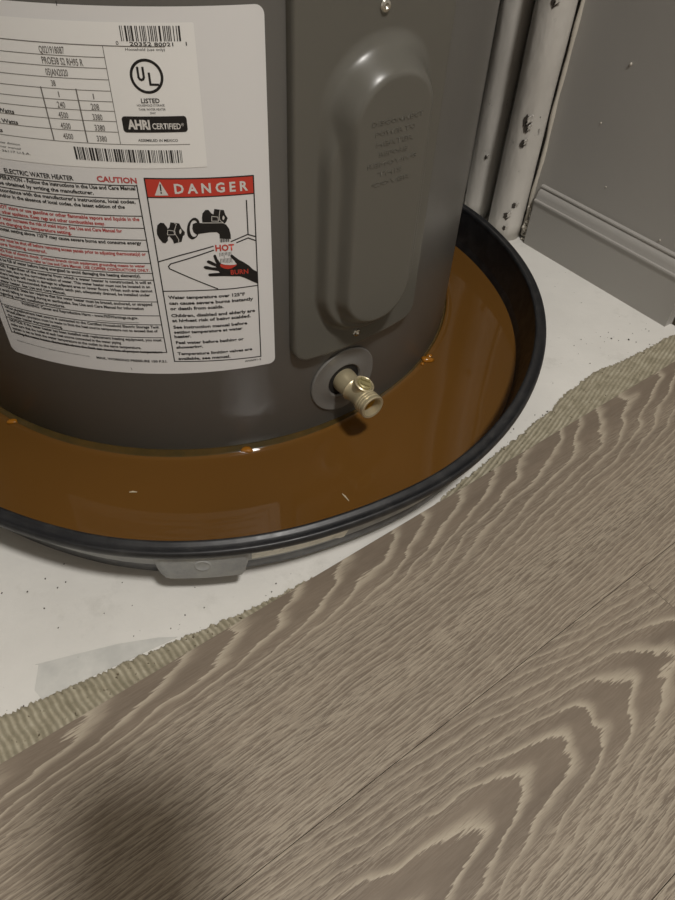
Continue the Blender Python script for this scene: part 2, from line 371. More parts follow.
# ------------------------------------------------------------------ pipes
def pipe(u, v, r, name, label, lean, seed, chips):
    base = W(u, v, 0); root = empty(name, base); tag(root, label, 'pipe', 'painted pipes in the closet corner')
    bm = bmesh.new(); n = 40; rings = []
    rnd = random.Random(seed)
    for i in range(121):
        z = i*.02; q = W(u+lean[0]*z, v+lean[1]*z, z); rr = r*(1+.012*math.sin(z*23+seed)+.01*math.sin(z*61))
        rings.append([q + Vector((math.cos(2*math.pi*k/n), math.sin(2*math.pi*k/n), 0))*(rr*(1+.01*math.sin(k*1.3+z*40))) for k in range(n)])
    loft(bm, rings, True, True, True)
    child('pipe_body', bm, M['pipe'], root, smooth=True)
    for z, ang, s in chips:            # curled flakes of paint: bent little shells standing off the pipe
        bm = bmesh.new(); bmd = bmesh.new()
        a0 = math.atan2(-base.y, -base.x) + ang; q = W(u+lean[0]*z, v+lean[1]*z, z)
        for b_, off, sc in ((bm, .0012, 1.0), ):
            g = []
            for i in range(6):
                row = []
                for j in range(6):
                    t = (i/5-.5); w_ = (j/5-.5); edge = math.hypot(t, w_)*1.6
                    aa = a0 + t*s*1.1/r*sc*(.8+.25*math.sin(seed+j*2)); lift = off + .0035*max(0, w_+.2)**1.3 + .0018*abs(t)
                    row.append(b_.verts.new(q + Vector((math.cos(aa), math.sin(aa), 0))*(r*1.02+lift) + Vector((0, 0, w_*s*1.7+rnd.uniform(-.0004, .0004)+t*s*.8))))
                g.append(row)
            for x, y in zip(g, g[1:]):
                for j in range(5): b_.faces.new((x[j], y[j], y[j+1], x[j+1]))
        o = child('paint_flake', bm, M['pipe_flake'], root, smooth='keep')
        mo = o.modifiers.new('t', 'SOLIDIFY'); mo.thickness = .0008
        # the bare spot the flake came from
        rnd2 = random.Random(int(z*1e4)); bmd.free(); bmd = bmesh.new(); c0 = bmd.verts.new(q + Vector((math.cos(a0-.15), math.sin(a0-.15), 0))*(r*1.024+.0004)); ringv = []
        for k in range(14):
            th = 2*math.pi*k/14; rr = s*(.75+.5*rnd2.random()); aa = a0 - .15 + math.cos(th)*rr/r*.8; dz = math.sin(th)*rr*1.3
            ringv.append(bmd.verts.new(q + Vector((math.cos(aa), math.sin(aa), 0))*(r*1.024+.0003) + Vector((0, 0, dz-.003))))
        for k in range(14): bmd.faces.new((c0, ringv[k], ringv[(k+1) % 14]))
        child('bare_spot', bmd, M['bare'], root)
    return root
M['pipe_flake'] = plain('paint_flake', srgb(206, 202, 195), .45)
M['bare'] = plain('bare_grey_metal', srgb(66, 60, 54), .7)
pipe(.6675, .5155, .0205, 'vertical_pipe', 'thick white-painted vertical pipe with peeling paint beside the wall corner', (0, 0), 1,
     [(.262, .05, .0042), (.148, .05, .0050), (.140, .12, .0036), (.124, .10, .0034), (.050, .42, .0030), (.036, .12, .0042), (.020, .15, .0026)])
pipe(.6735, .5705, .0172, 'vertical_pipe', 'smoother white-painted vertical pipe close behind the water heater', (0, 0), 4, [(.085, .05, .0020)])
# ------------------------------------------------------------------ water heater
wh = empty('water_heater', TC); tag(wh, 'tall grey cylindrical electric water heater with printed labels standing in rusty water', 'water heater')
bm = bmesh.new(); n = 160
prof = [(.004, TR-.003), (.008, TR), (1.20, TR), (1.215, TR-.004), (1.225, TR-.02), (1.235, TR-.08), (1.24, .0)]
rings = [[Vector((TC.x+r*math.sin(2*math.pi*i/n), TC.y-r*math.cos(2*math.pi*i/n), z)) for i in range(n)] for z, r in
         [(.0042, TR-.006), (.0045, TR-.002), (.008, TR), (.3, TR), (.6, TR), (.9, TR), (1.20, TR), (1.214, TR-.003), (1.222, TR-.012), (1.23, TR-.06)]]
loft(bm, rings, True, True, True)
child('jacket', bm, M['jacket'], wh, smooth='auto')
def flw(d):
    d = (d-4+180) % 360 - 180
    return .12 + .88*max(0, math.cos(math.radians(min(90, abs(d)*1.9))))
# glossy olive band just breaking the water around the foot, widest in front
bm = bmesh.new(); rings = []
for dr, z in ((-.002, WZ-.004), (-.001, WZ+.0016), (.0012, WZ+.0013), (.0030, WZ+.0009), (.0070, WZ+.0007), (.0095, WZ+.0003), (.0102, WZ-.0015), (.0102, WZ-.004)):
    rings.append([cylp(360*i/n, z, TR+min(dr, .0012)+max(0, dr-.0012)*.8*flw(360*i/n)) for i in range(n)])
loft(bm, rings)
child('olive_foot_band', bm, M['foot_band'], wh, smooth=True)
# --- access cover with embossed boss
def sstep(x): x = max(0., min(1., x)); return x*x*(3-2*x)
MM = TR*math.pi/180           # metres of arc per degree
def sd_round(x, z, cx, cz, hw, hh, r):
    qx, qz = abs(x-cx)-(hw-r), abs(z-cz)-(hh-r)
    return math.hypot(max(qx, 0), max(qz, 0)) + min(max(qx, qz), 0) - r
def mm(a, zmm): return a*MM, zmm/1000
CX = 39.3*MM; CZ0, CZ1 = .1035, .62; CHW = 13.1*MM
def cover_h(x, z):
    d = -sd_round(x, z, CX, (CZ0+CZ1)/2, CHW, (CZ1-CZ0)/2, .013)
    h = .0070*math.sqrt(max(0, min(1, d/.0025))*(2-max(0, min(1, d/.0025)))) if d > 0 else 0
    def boss(z0, z1):
        # outer, wide raised stadium; gentle upper slope, steeper sides and bottom
        xo = 39.2*MM; ho = 9.6*MM
        do = -sd_round(x, z, xo, (z0+z1)/2, ho, (z1-z0)/2, ho*.98)
        top = sstep((z-(z1-.075))/.05)
        h1 = .0085*sstep(do/(.007+.013*top))
        xi = 39.0*MM; hi = 5.9*MM
        di = -sd_round(x, z, xi, (z0+z1)/2-.0015, hi, (z1-z0)/2-.0165, hi*.98)
        h2 = .0095*sstep((di+.005+.006*top)/(.0075+.006*top))
        return h1+h2*sstep(do/.004)
    return h + boss(.121, .325) + boss(.415, .60)
bm = bmesh.new(); G = []
na, nz = 150, 420
for j in range(nz+1):
    z = CZ0 + (CZ1-CZ0)*(j/nz if nz else 0); row = []
    for i in range(na+1):
        x = CX-CHW + 2*CHW*i/na
        # pull grid points onto the rounded-corner outline
        cxk = min(max(x, CX-CHW+.013), CX+CHW-.013); czk = min(max(z, CZ0+.013), CZ1-.013)
        xx, zz = x, z; dx, dz = x-cxk, z-czk
        if dx and dz:
            L = math.hypot(dx, dz); Lm = max(abs(dx), abs(dz))/L*.013 if L else 0
            k = Lm and (max(abs(dx), abs(dz)))/L; xx, zz = cxk+dx*k, czk+dz*k
        edge = i in (0, na) or j in (0, nz)
        h = .0002 if edge else .0006+cover_h(xx, zz)
        row.append(bm.verts.new(cylp(xx/MM, zz, TR+h)))
    G.append(row)
for a, b in zip(G, G[1:]):
    for i in range(na): bm.faces.new((a[i], a[i+1], b[i+1], b[i]))
cover = child('access_cover', bm, M['cover'], wh, smooth=True)
# text helper: outlines a line of type, bends it onto the jacket, returns into a bmesh
def text_bm(bm, s, a0, a1, z, zh, a1z=None, r=.0012, bold=0.0, align='fit', ext=0.0, res=2):
    """a0..a1 deg span (fit) ; z baseline in mm ; zh cap height in mm"""
    cu = bpy.data.curves.new('t', 'FONT'); cu.body = s; cu.size = 1; cu.resolution_u = res; cu.offset = bold; cu.extrude = ext
    ob = bpy.data.objects.new('t', cu); COL.objects.link(ob)
    me = bpy.data.meshes.new_from_object(ob.evaluated_get(bpy.context.evaluated_depsgraph_get()))
    if len(me.vertices) == 0: return
    xs = [v.co.x for v in me.vertices]; x0, x1 = min(xs), max(xs)
    hcap = .72
    vs = []
    for v in me.vertices:
        t = (v.co.x-x0)/(x1-x0); a = a0+(a1-a0)*t
        zz = (z + (0 if a1z is None else (a1z-z)*t) + v.co.y/hcap*zh)/1000
        vs.append(bm.verts.new(cylp(a, zz, TR+r+(v.co.z if ext else 0))))
    for p in me.polygons:
        try: bm.faces.new([vs[i] for i in p.vertices])
        except ValueError: pass
    bpy.data.objects.remove(ob); bpy.data.curves.remove(cu); bpy.data.meshes.remove(me)
def sheet(bm, a0, a1, z0, z1, r, rad=0, thick=None):    # a rounded rectangle wrapped on the jacket (mm, deg)
    pts = []
    ra = rad/(MM*1000)
    N_ = max(2, int((a1-a0)/1.0))
    if rad:
        def cor(ca, cz, s): 
            for k in range(7):
                t = math.radians(s+90*k/6); pts.append((ca+ra*math.cos(t), cz+rad*math.sin(t)))
        cor(a1-ra, z0+rad, -90); cor(a1-ra, z1-rad, 0)
        for k in range(1, N_): pts.append((a1-ra+(a0+ra-a1+ra)*k/N_, z1))
        cor(a0+ra, z1-rad, 90); cor(a0+ra, z0+rad, 180)
        for k in range(1, N_): pts.append((a0+ra+(a1-ra-a0-ra)*k/N_, z0))
        vt = [bm.verts.new((a, z, 0)) for a, z in pts]; f = bm.faces.new(vt)
    else:
        vt = [bm.verts.new((a, z0, 0)) for a in [a0+(a1-a0)*k/N_ for k in range(N_+1)]] + [bm.verts.new((a, z1, 0)) for a in [a1+(a0-a1)*k/N_ for k in range(N_+1)]]
        f = bm.faces.new(vt)
    return vt
def cut_and_bend(bm, r):       # slice flat (deg, mm) faces every 1.5 deg, then bend
    xs = [v.co.x for v in bm.verts]; a = math.floor(min(xs)/1.5)*1.5
    while a < max(xs):
        bmesh.ops.bisect_plane(bm, geom=bm.verts[:]+bm.edges[:]+bm.faces[:], plane_co=(a, 0, 0), plane_no=(1, 0, 0)); a += 1.5
    bmesh.ops.triangulate(bm, faces=bm.faces[:], quad_method='BEAUTY', ngon_method='BEAUTY')
    for v in bm.verts: v.co = cylp(v.co.x, v.co.y/1000, TR+r)
def flat_child(name, build, mat, parent, r):
    bm = bmesh.new(); build(bm); cut_and_bend(bm, r)
    return child2(name, bm, mat, parent)
def child2(name, bm, mat, parent):     # parent may be a part of the heater: local frame is the heater's
    bmesh.ops.translate(bm, verts=bm.verts, vec=-TC)
    return link(name, bm, mat, parent, smooth=True)
def rect(bm, a0, a1, z0, z1):
    bm.faces.new([bm.verts.new(p) for p in ((a0, z0, 0), (a1, z0, 0), (a1, z1, 0), (a0, z1, 0))])
def poly(bm, pts): bm.faces.new([bm.verts.new((a, z, 0)) for a, z in pts])
def stroke(bm, pts, w):      # w in mm; pts (deg, mm)
    k = MM*1000
    for (a, z), (b, y) in zip(pts, pts[1:]):
        dx, dz = (b-a)*k, y-z; L = math.hypot(dx, dz) or 1; nx, nz = -dz/L*w/2, dx/L*w/2; ex, ez = dx/L*w*.35, dz/L*w*.35
        poly(bm, [(a+(nx-ex)/k, z+nz-ez), (a+(-nx-ex)/k, z-nz-ez), (b+(-nx+ex)/k, y-nz+ez), (b+(nx+ex)/k, y+nz+ez)])
# screws of the cover
for a, z in ((37.9, .1168), (38.6, .3355), (38.8, .612)):
    p = cylp(a, z, TR+.0074); ax = (cylp(a, z, 1)-cylp(a, z, 0)).normalized()
    bm = bmesh.new(); lathe(bm, p-ax*.002, ax, [(0, .0036), (.0028, .0036), (.0036, .0030), (.0040, .0016), (.0034, .0012), (.0026, .0003)], 6 if a == 37.9 else 16, True, True)
    child('cover_screw', bm, M['screw'], wh, smooth='auto')
# embossed caution words on the boss
bm = bmesh.new()
for i, (s, a0, a1) in enumerate((('DISCONNECT', 38.6, 46.6), ('POWER TO', 39.2, 45.4), ('HEATER', 39.4, 45.2), ('BEFORE', 40.0, 44.4), ('REMOVING', 38.4, 46.2), ('THIS', 40.0, 43.8), ('COVER', 39.2, 45.4))):
    z = 280-i*6.2
    text_bm(bm, s, a0-3.5, a1-3.5, z, 3.0, z-.5, r=.02555, bold=.0, ext=.0004, res=1)
child2('embossed_lettering', bm, M['cover'], wh)
# --- drain valve and its ring
HA, HZ = 37.0, .066
ax = (cylp(HA, HZ, 1)-cylp(HA, HZ, 0)).normalized(); sidev = Vector((ax.y, -ax.x, 0)); sidev = Vector((-ax.y, ax.x, 0))
def hub(t, q, d): # point on the jacket surface near the hub: t sideways metres, q up metres, d off the surface
    return cylp(HA+t/MM, HZ+q, TR+d)
bm = bmesh.new(); n2 = 56; rings = []
for rr, d in ((.0310, .0002), (.0310, .0012), (.0302, .0020), (.0290, .0020), (.0275, .0016), (.0190, .0016), (.0175, .0024), (.0160, .0024), (.0150, .0014), (.0146, -.0040)):
    rings.append([hub(rr*math.cos(2*math.pi*k/n2), rr*math.sin(2*math.pi*k/n2), d) for k in range(n2)])
loft(bm, rings)
child('valve_ring', bm, M['escut'], wh, smooth='auto')
bm = bmesh.new(); lathe(bm, cylp(HA, HZ, TR+.0003), ax, [(0, .0147), (.0002, .0147)], 40); child('recess_shade_disc', bm, M['hole_shade'], wh)  # flat disc on the jacket, shade of the hole put into its colour
vroot = cylp(HA, HZ, TR)
bm = bmesh.new()
lathe(bm, vroot, ax, [(.0004, .0104), (.004, .0104), (.0075, .0100), (.014, .0096), (.0145, .0104), (.0155, .0106), (.0165, .0098), (.021, .0090), (.027, .0088), (.0285, .0097),
      (.0305, .0097), (.0312, .0103), (.0322, .0103), (.0329, .0096), (.0337, .0104), (.0347, .0104), (.0354, .0096), (.0362, .0105), (.0372, .0105), (.0380, .0097), (.0388, .0106), (.0412, .0106), (.0418, .0099), (.0414, .0082), (.0300, .0070), (.0296, .004)], 40, True, True)
valve = child('drain_valve', bm, M['valve'], wh, smooth='auto')
up = (Vector((0, 0, 1))*.80 + Vector((ax.y*-1, ax.x, 0))*.25 + ax*.2).normalized()
bm = bmesh.new(); p = vroot + ax*.0215
lathe(bm, p, up, [(.004, .0082), (.0095, .0082), (.0105, .0088), (.0118, .0088), (.0124, .0080), (.0118, .0070), (.0112, .0066), (.0112, .001)], 28)
bmesh.ops.translate(bm, verts=bm.verts, vec=-TC); o = link('valve_collar', bm, M['valve'], valve, smooth='auto')
bm = bmesh.new()
lathe(bm, p+up*.0106, up, [(0, .0060), (.0020, .0060), (.0026, .0052), (.0026, .0005)], 24)
_, aa, bb = basis(up)
for s in (-1, 1):
    c = p+up*.0136+aa*.0026*s
    vs = [c+aa*x+bb*y+up*z for z in (0, .0009) for x, y in ((-.0012, -.0040), (.0012, -.0040), (.0012, .0040), (-.0012, .0040))]
    v8 = [bm.verts.new(q) for q in vs]
    for f in ((3, 2, 1, 0), (4, 5, 6, 7), (0, 1, 5, 4), (1, 2, 6, 5), (2, 3, 7, 6), (3, 0, 4, 7)): bm.faces.new([v8[i] for i in f])
bmesh.ops.translate(bm, verts=bm.verts, vec=-TC); o = link('valve_stem', bm, M['valve_knob'], valve, smooth='auto'); tag(o, 'olive brass slotted valve stem')
bm = bmesh.new(); rings = []
_, aa, bb = basis(ax)
for d, r_ in ((.0412, .0083), (.0360, .0080), (.0310, .0062), (.0300, .0040), (.0298, .0004)):
    rings.append([vroot+ax*d+aa*r_*math.cos(2*math.pi*k/32)+bb*r_*math.sin(2*math.pi*k/32) for k in range(32)])
loft(bm, rings, True, False, True)
bmesh.ops.translate(bm, verts=bm.verts, vec=-TC); o = link('valve_bore', bm, M['valve_in'], valve, smooth='auto'); tag(o, 'bright brass threaded bore')
for q_, cc in ((-.0095, 2), ):      # drips at the spout's lower lip
    bm = bmesh.new(); blob(bm, vroot+ax*.033+Vector((0, 0, -.0112)), .0016, (1, 1, 1.2), .05, 2, 3)
    bmesh.ops.translate(bm, verts=bm.verts, vec=-TC); link('water_drop', bm, M['screw'], valve, smooth=True)
# --- warning label
def lab(bm): sheet(bm, -21.1, 23.6, 104.6, 340.3, 0, rad=5)
label = flat_child('warning_label', lab, M['label'], wh, .00030); tag(label, 'large light grey printed warning label')
def plt_(bm): sheet(bm, -22.0, 15.5, 258.9, 333.3, 0, rad=1)
plate = flat_child('nameplate_sticker', plt_, M['plate'], wh, .00050); tag(plate, 'whiter rating plate sticker with table and bar codes')
# red + black art of the danger panel
R1 = .00042
flat_child('danger_band', lambda b: poly(b, [(7.35, 241.3), (21.3, 240.1), (21.4, 251.3), (7.3, 253.2)]), M['red'], label, R1)
DATA = dict(
hand= [(15.1,200.6),(15.29,201.4),(15.49,201.0),(15.61,198.6),(15.89,196.0),(16.1,194.4),(16.63,193.4),(17.34,192.8),(18.06,192.6),(18.35,192.8),(18.03,195.6),(17.51,198.8),(17.55,200.0),(17.77,200.3),(18.14,198.5),(18.69,196.0),(19.38,193.7),(20.08,190.9),(20.64,187.6),(21.33,185.0),(21.25,176.0),(20.39,178.6),(19.38,181.8),(18.66,183.5),(17.64,184.1),(16.49,184.9),(15.05,185.4),(14.27,185.7),(14.1,186.7),(14.24,187.8),(14.81,187.9),(15.81,187.8),(15.62,189.2),(14.86,190.1),(13.81,191.3),(13.57,192.5),(13.72,193.7),(14.07,193.6),(14.75,192.3),(15.39,192.0),(15.26,192.8),(14.65,194.3),(14.15,195.9),(14.12,197.1),(14.37,197.7),(14.77,196.8),(15.3,195.0),(15.44,194.7),(15.27,197.0)],
burnpatch= [(16.05,194.4),(16.63,193.3),(17.34,192.7),(18.06,192.6),(18.42,192.6),(18.04,191.4),(17.59,190.3),(17.01,190.0),(16.51,190.7),(16.06,192.0),(15.94,193.2)],
spout= [(12.78,223.5),(13.23,224.3),(14.09,223.7),(15.7,223.4),(16.82,222.7),(17.29,221.5),(17.65,218.5),(17.8,214.3),(17.79,211.4),(16.23,212.4),(16.25,215.5),(15.9,217.0),(14.92,217.2),(13.61,216.7),(13.12,216.3),(12.76,217.9),(12.65,220.3)],
ringo= [(13.69,220.2),(13.59,218.6),(13.46,217.1),(13.29,215.7),(13.1,214.6),(12.88,213.8),(12.68,213.3),(12.48,213.1),(12.29,213.4),(12.13,214.0),(11.99,214.9),(11.91,216.1),(11.88,217.5),(11.89,219.1),(11.94,220.7),(12.03,222.3),(12.16,223.8),(12.34,225.2),(12.53,226.2),(12.74,227.0),(12.94,227.5),(13.15,227.6),(13.32,227.4),(13.48,226.8),(13.62,225.9),(13.7,224.8),(13.73,223.4),(13.73,221.9)],
ringi= [(13.47,220.3),(13.43,219.1),(13.35,217.9),(13.26,216.8),(13.15,216.0),(13.02,215.3),(12.89,214.9),(12.76,214.8),(12.62,215.0),(12.52,215.4),(12.42,216.2),(12.35,217.1),(12.31,218.2),(12.29,219.4),(12.32,220.6),(12.35,221.8),(12.43,223.0),(12.52,224.0),(12.64,224.9),(12.76,225.5),(12.88,225.9),(13.03,225.9),(13.15,225.8),(13.25,225.4),(13.35,224.7),(13.42,223.8),(13.46,222.7),(13.48,221.5)],
kL= [(7.88,220.3),(8.06,223.4),(8.5,225.1),(8.96,224.8),(9.28,222.1),(9.37,220.9),(9.62,221.9),(9.84,225.2),(10.38,224.8),(11.0,224.3),(11.19,221.1),(11.59,218.3),(11.52,216.6),(11.26,215.8),(10.99,211.8),(10.49,211.4),(9.91,210.7),(9.82,213.2),(9.42,216.1),(9.19,214.9),(9.16,212.9),(8.76,211.1),(8.4,211.5),(8.01,214.6),(7.83,217.5)],
kR= [(14.09,227.1),(14.23,230.1),(14.68,232.3),(15.07,232.2),(15.42,229.8),(15.68,229.0),(15.87,232.5),(16.58,231.8),(17.13,231.3),(17.27,228.3),(17.56,225.8),(17.42,224.2),(17.14,222.4),(16.82,222.9),(15.38,223.7),(14.1,224.1)],
kholeL= [(10.84,219.0),(10.97,220.3),(11.11,220.7),(11.18,218.9),(11.03,217.5),(10.89,217.2)],
kholeR= [(16.83,226.2),(16.95,227.6),(17.07,227.7),(17.16,226.1),(17.02,225.0),(16.89,224.9)],
kl1= [(9.35,220.1),(10.15,219.4),(10.16,216.8),(9.21,216.9)],
kl2= [(10.37,224.4),(10.6,223.9),(10.25,220.0),(10.28,217.2),(10.63,213.5),(10.59,211.8)],
kr1= [(15.43,227.8),(16.25,227.1),(16.28,224.3),(15.37,224.7)],
kr2= [(16.62,231.6),(16.43,227.8),(16.46,225.0),(16.91,223.0)],
l1= [(7.42,198.1),(10.49,202.3),(15.22,207.4)],
l2= [(15.23,204.6),(12.05,200.3),(9.05,196.4)],
l2b= [(9.05,196.4),(8.7,194.6),(8.79,192.9)],
l3= [(8.79,192.9),(11.68,185.1),(15.28,175.7)],
l4= [(7.39,176.0),(12.65,175.5),(17.53,174.6),(21.18,174.7)],
l5= [(17.78,209.6),(20.19,213.3),(21.29,211.1)],
l6= [(18.56,208.4),(20.21,210.8),(21.27,208.3)],
l7= [(20.28,236.1),(20.24,213.3)],
d0= [(7.95,171.4),(19.24,169.6)],
d1= [(7.95,166.8),(20.46,165.0)],
d2= [(7.98,162.4),(15.89,161.5)],
d3= [(7.97,156.7),(20.65,155.1)],
d4= [(7.99,152.5),(19.92,151.2)],
d5= [(8.0,147.0),(19.31,145.5)],
d6= [(8.0,142.7),(18.52,141.5)],
d7= [(7.95,138.7),(10.5,139.0)],
d8= [(8.03,133.6),(18.6,132.1)],
d9= [(7.98,129.3),(12.08,129.3)],
d10= [(7.99,123.6),(19.84,121.9)],
d11= [(8.01,119.1),(16.24,117.9)],
)
def frame(b):
    stroke(b, [(7.35, 253.1), (7.35, 116.3), (21.2, 113.2), (21.4, 251.3), (7.35, 253.1)], .75)
    stroke(b, [(7.4, 241.4), (21.35, 240.1)], .6)
    for k in ('l1', 'l2', 'l2b', 'l3', 'l5', 'l6', 'l7'): stroke(b, DATA[k], .75)
    stroke(b, DATA['l4'], .7)
flat_child('danger_frame', frame, M['ink'], label, R1+.00006)
def art(b):
    for k in ('hand', 'spout', 'kL', 'kR'): poly(b, DATA[k])
    ro, ri = DATA['ringo'], DATA['ringi']
    for i in range(len(ro)):
        j = (i+1) % len(ro); poly(b, [ro[i], ro[j], ri[j], ri[i]])
    rnd = random.Random(5)
    for i in range(8):
        a = 16.28+i*.17; stroke(b, [(a, 211.8), (a-.02, 209.8)], .28+.3*(i % 2))
    for i in range(9):
        a = 16.0+i*.2; stroke(b, [(a+.03, 202.3), (a+.02, 198.5+rnd.random()*2)], .3); stroke(b, [(a+.06, 198.0), (a+.08, 194.3+rnd.random())], .3)
flat_child('scald_pictogram', art, M['ink'], label, R1+.00006)
def art2(b):
    for k in ('kholeL', 'kholeR'): poly(b, DATA[k])
    for k in ('kl2', 'kr2'): stroke(b, DATA[k], .35)
    for k in ('kl1', 'kr1'): stroke(b, DATA[k]+DATA[k][:1], .35)
    stroke(b, [(14.1, 223.9), (16.9, 223.0)], .4)
    poly(b, [(8.35, 242.6), (10.1, 242.5), (9.25, 251.2)])     # warning triangle
flat_child('pictogram_highlights', art2, M['white'], label, R1+.00012)
flat_child('warning_mark', lambda b: (stroke(b, [(9.23, 249.2), (9.22, 245.6)], .8), stroke(b, [(9.22, 244.5), (9.22, 243.9)], .8)), M['ink'], label, R1+.00018)
flat_child('burn_mark', lambda b: poly(b, DATA['burnpatch']), M['red'], label, R1+.00012)
def lettering(name, lines, mat, parent, r, bold=0.0, lab_=None):
    bm = bmesh.new()
    for L in lines:
        s, a0, a1, z, h = L[:5]; z1 = L[5] if len(L) > 5 else None; bo = L[6] if len(L) > 6 else bold
        text_bm(bm, s, a0, a1, z, h, z1, r=r, bold=bo)
    o = child2(name, bm, mat, parent)
    if lab_: tag(o, lab_)
    if len(lines) > 1: o['kind'] = 'stuff'
    return o
lettering('danger_lettering', [('D A N G E R', 10.95, 20.6, 243.6, 6.0, 242.6, .03)], M['white'], label, R1+.00012, lab_='white DANGER lettering')
D = DATA
dl = ['Water temperature over 125°F', 'can cause severe burns instantly', 'or death from scalds.', 'Children, disabled and elderly are', 'at highest risk of being scalded.', 'See instruction manual before',
      'setting temperature at water', 'heater.', 'Feel water before bathing or', 'showering.', 'Temperature limiting valves are', 'available, see manual.']
LL = []
for i, s in enumerate(dl):
    (a0, z0), (a1, z1) = D['d%d' % i]; LL.append((s, a0, a1, z0-1.5, 2.5, z1-1.5, .034))
LL.append(('AN0091-5', 18.5, 21.2, 110.2, 1.6, 109.9, .01))
LL.append(('ELECTRIC WATER HEATER', -11.1, -1.75, 250.2, 2.9, 250.2, .02))
LL.append(('MAX. WORKING PRESSURE 150 P.S.I.', -5.1, 6.2, 115.6, 2.1, 115.4, .03))
LL.append(('Assembled with water tank listed to applicable standards. For installation use only.', -19.2, -6.2, 116.9, 1.2, 116.4, .0))
RZ = [249.0, 240.6, 229.4, 221.4, 213.4, 205.6, 196.9, 189.6, 184.5, 167.6, 156.3, 148.8, 137.7, 121.6]
X0_ = -19.2
rt = [ # (row, colour, [(text, end angle, start angle)])
 (0, 'k', [('INSTALLATION AND OPERATION - Follow the instructions in the Use and Care Manual', 6.0), ('provided. Copy may be obtained by writing the manufacturer.', .5)]),
 (1, 'k', [("Must be installed in accordance with the manufacturer's instructions, local codes,", 5.7), ('utility requirements, and/or in the absence of local codes, the latest edition of the', 4.2), ('electrical code.', -14.6)]),
 (2, 'r', [('FLAMMABLE: DO NOT store or use gasoline or other flammable vapors and liquids in the', 5.8), ('vicinity of this or any other appliance. Keep rags and other combustibles away.', 1.1)]),
 (3, 'r', [('SCALD RISK: Hotter water increases the risk of scald injury. See Use and Care Manual for', 3.2), ('instructions before changing the temperature setting.', -3.9)]),
 (4, 'k', [('BURNS: Thermostat setting above 125°F may cause severe burns and consume energy', 5.5)]),
 (5, 'r', [('SHUT OFF: Power must be shut off before removing access panels prior to adjusting thermostat(s) or', 5.85), ('temperature limiting control.', -8.4)]),
 (6, 'r', [('GROUNDING: Risk of electric shock. Connect branch circuit equipment grounding means to water', 5.45), ('heater. For electrical connections, refer to Use and Care Manual. USE COPPER CONDUCTORS ONLY.', 5.95)]),
 (7, 'k', [('Tank must be full of water before being energized to avoid damaging the heating element(s).', 4.55)]),
 (8, 'k', [('LEAKAGE: Regardless of the material from which a water heater is constructed, it will at', 5.9), ('some time leak, due to the corrosive action of water. This water heater must not be located in an', 5.6),
           ('area where leakage will result in damage to adjacent area or lower floors. When such area cannot', 5.85), ('be avoided, it is recommended that a suitable catch pan, adequately drained, be installed under', 5.4), ('the water heater. See Use and Care Manual.', -7.3)]),
 (9, 'k', [('EARTHQUAKE: State law requires that this water heater must be braced, anchored, or strapped', 5.45), ('to avoid falling or moving during an earthquake. See Use and Care Manual for information', 4.1), ('regarding correct installation procedures.', -8.0)]),
 (10, 'k', [('WARNING: Cancer and Reproductive Harm - www.P65Warnings.ca.gov.', 3.0, -15.6)]),
 (11, 'k', [('When a replacement heat source is connected to the Certified Household Electric Storage Tank', 5.9), ('Water Heater, provision must be made to limit the heat source temperature not to exceed that of', 5.55), ('the water heater thermostat setting.', -9.5)]),
 (12, 'k', [('NOTICE: If the water heater has been installed with replacement heating equipment, you must', 5.9), ('make sure that the outlet of each heat source connected in the water piping', -.5), ('system is set to limit the water temperature at the outlet to the same temperature.', 2.5), ('Setting the water heater thermostat above the limit can cause loss of proper temperature', 5.7)]),
]
KL, RL = [], []
for row, c, ls in rt:
    zt, zb = RZ[row], RZ[row+1]; nl = len(ls); pitch = min(3.55, (zt-zb-.9)/nl)
    for i, t in enumerate(ls):
        h = pitch*.66; z = zt-.75-h-i*pitch
        (KL if c == 'k' else RL).append((t[0], t[2] if len(t) > 2 else X0_, t[1], z, h, z, .028))
lettering('black_lettering', LL+KL, M['ink'], label, R1+.00006)
lettering('red_lettering', RL+[('CAUTION', 1.3, 6.35, 250.6, 3.4, 250.0, .03)], M['redtext'], label, R1+.00006, lab_='red caution lettering')
lettering('red_lettering', [('HOT', 15.5, 18.15, 203.9, 4.4, 203.4, .03)], M['red'], label, R1+.00016, lab_='red HOT lettering')
lettering('red_lettering', [('BURN', 17.38, 19.95, 185.7, 3.6, 184.9, .01)], M['red'], label, R1+.00016, lab_='red BURN lettering on the hand')
def table(b):
    stroke(b, [(-19.7, 249.0), (6.2, 248.6)], .55); stroke(b, [(6.25, 249.0), (6.35, 124.6)], .7); stroke(b, [(-19.7, 249.0), (-19.7, 124.0)], .7)
    for z in RZ[1:-1]: stroke(b, [(-19.7, z), (6.3, z)], .5)
    stroke(b, [(-19.7, 124.4), (6.4, 124.6)], .6)
    stroke(b, [(1.07, 341.5), (1.06, 339.6)], .35); stroke(b, [(.2, 109.6), (.3, 107.6)], .3)
    stroke(b, [(-17.9, 148.8-6.4), (-16.5, 148.8-6.4), (-17.2, 148.8-1.2), (-17.9, 148.8-6.4)], .4)
    stroke(b, [(-3.4, 150.3), (2.9, 150.3)], .25)
tag(flat_child('table_rules', table, M['ink'], label, R1+.00006), kind='stuff')
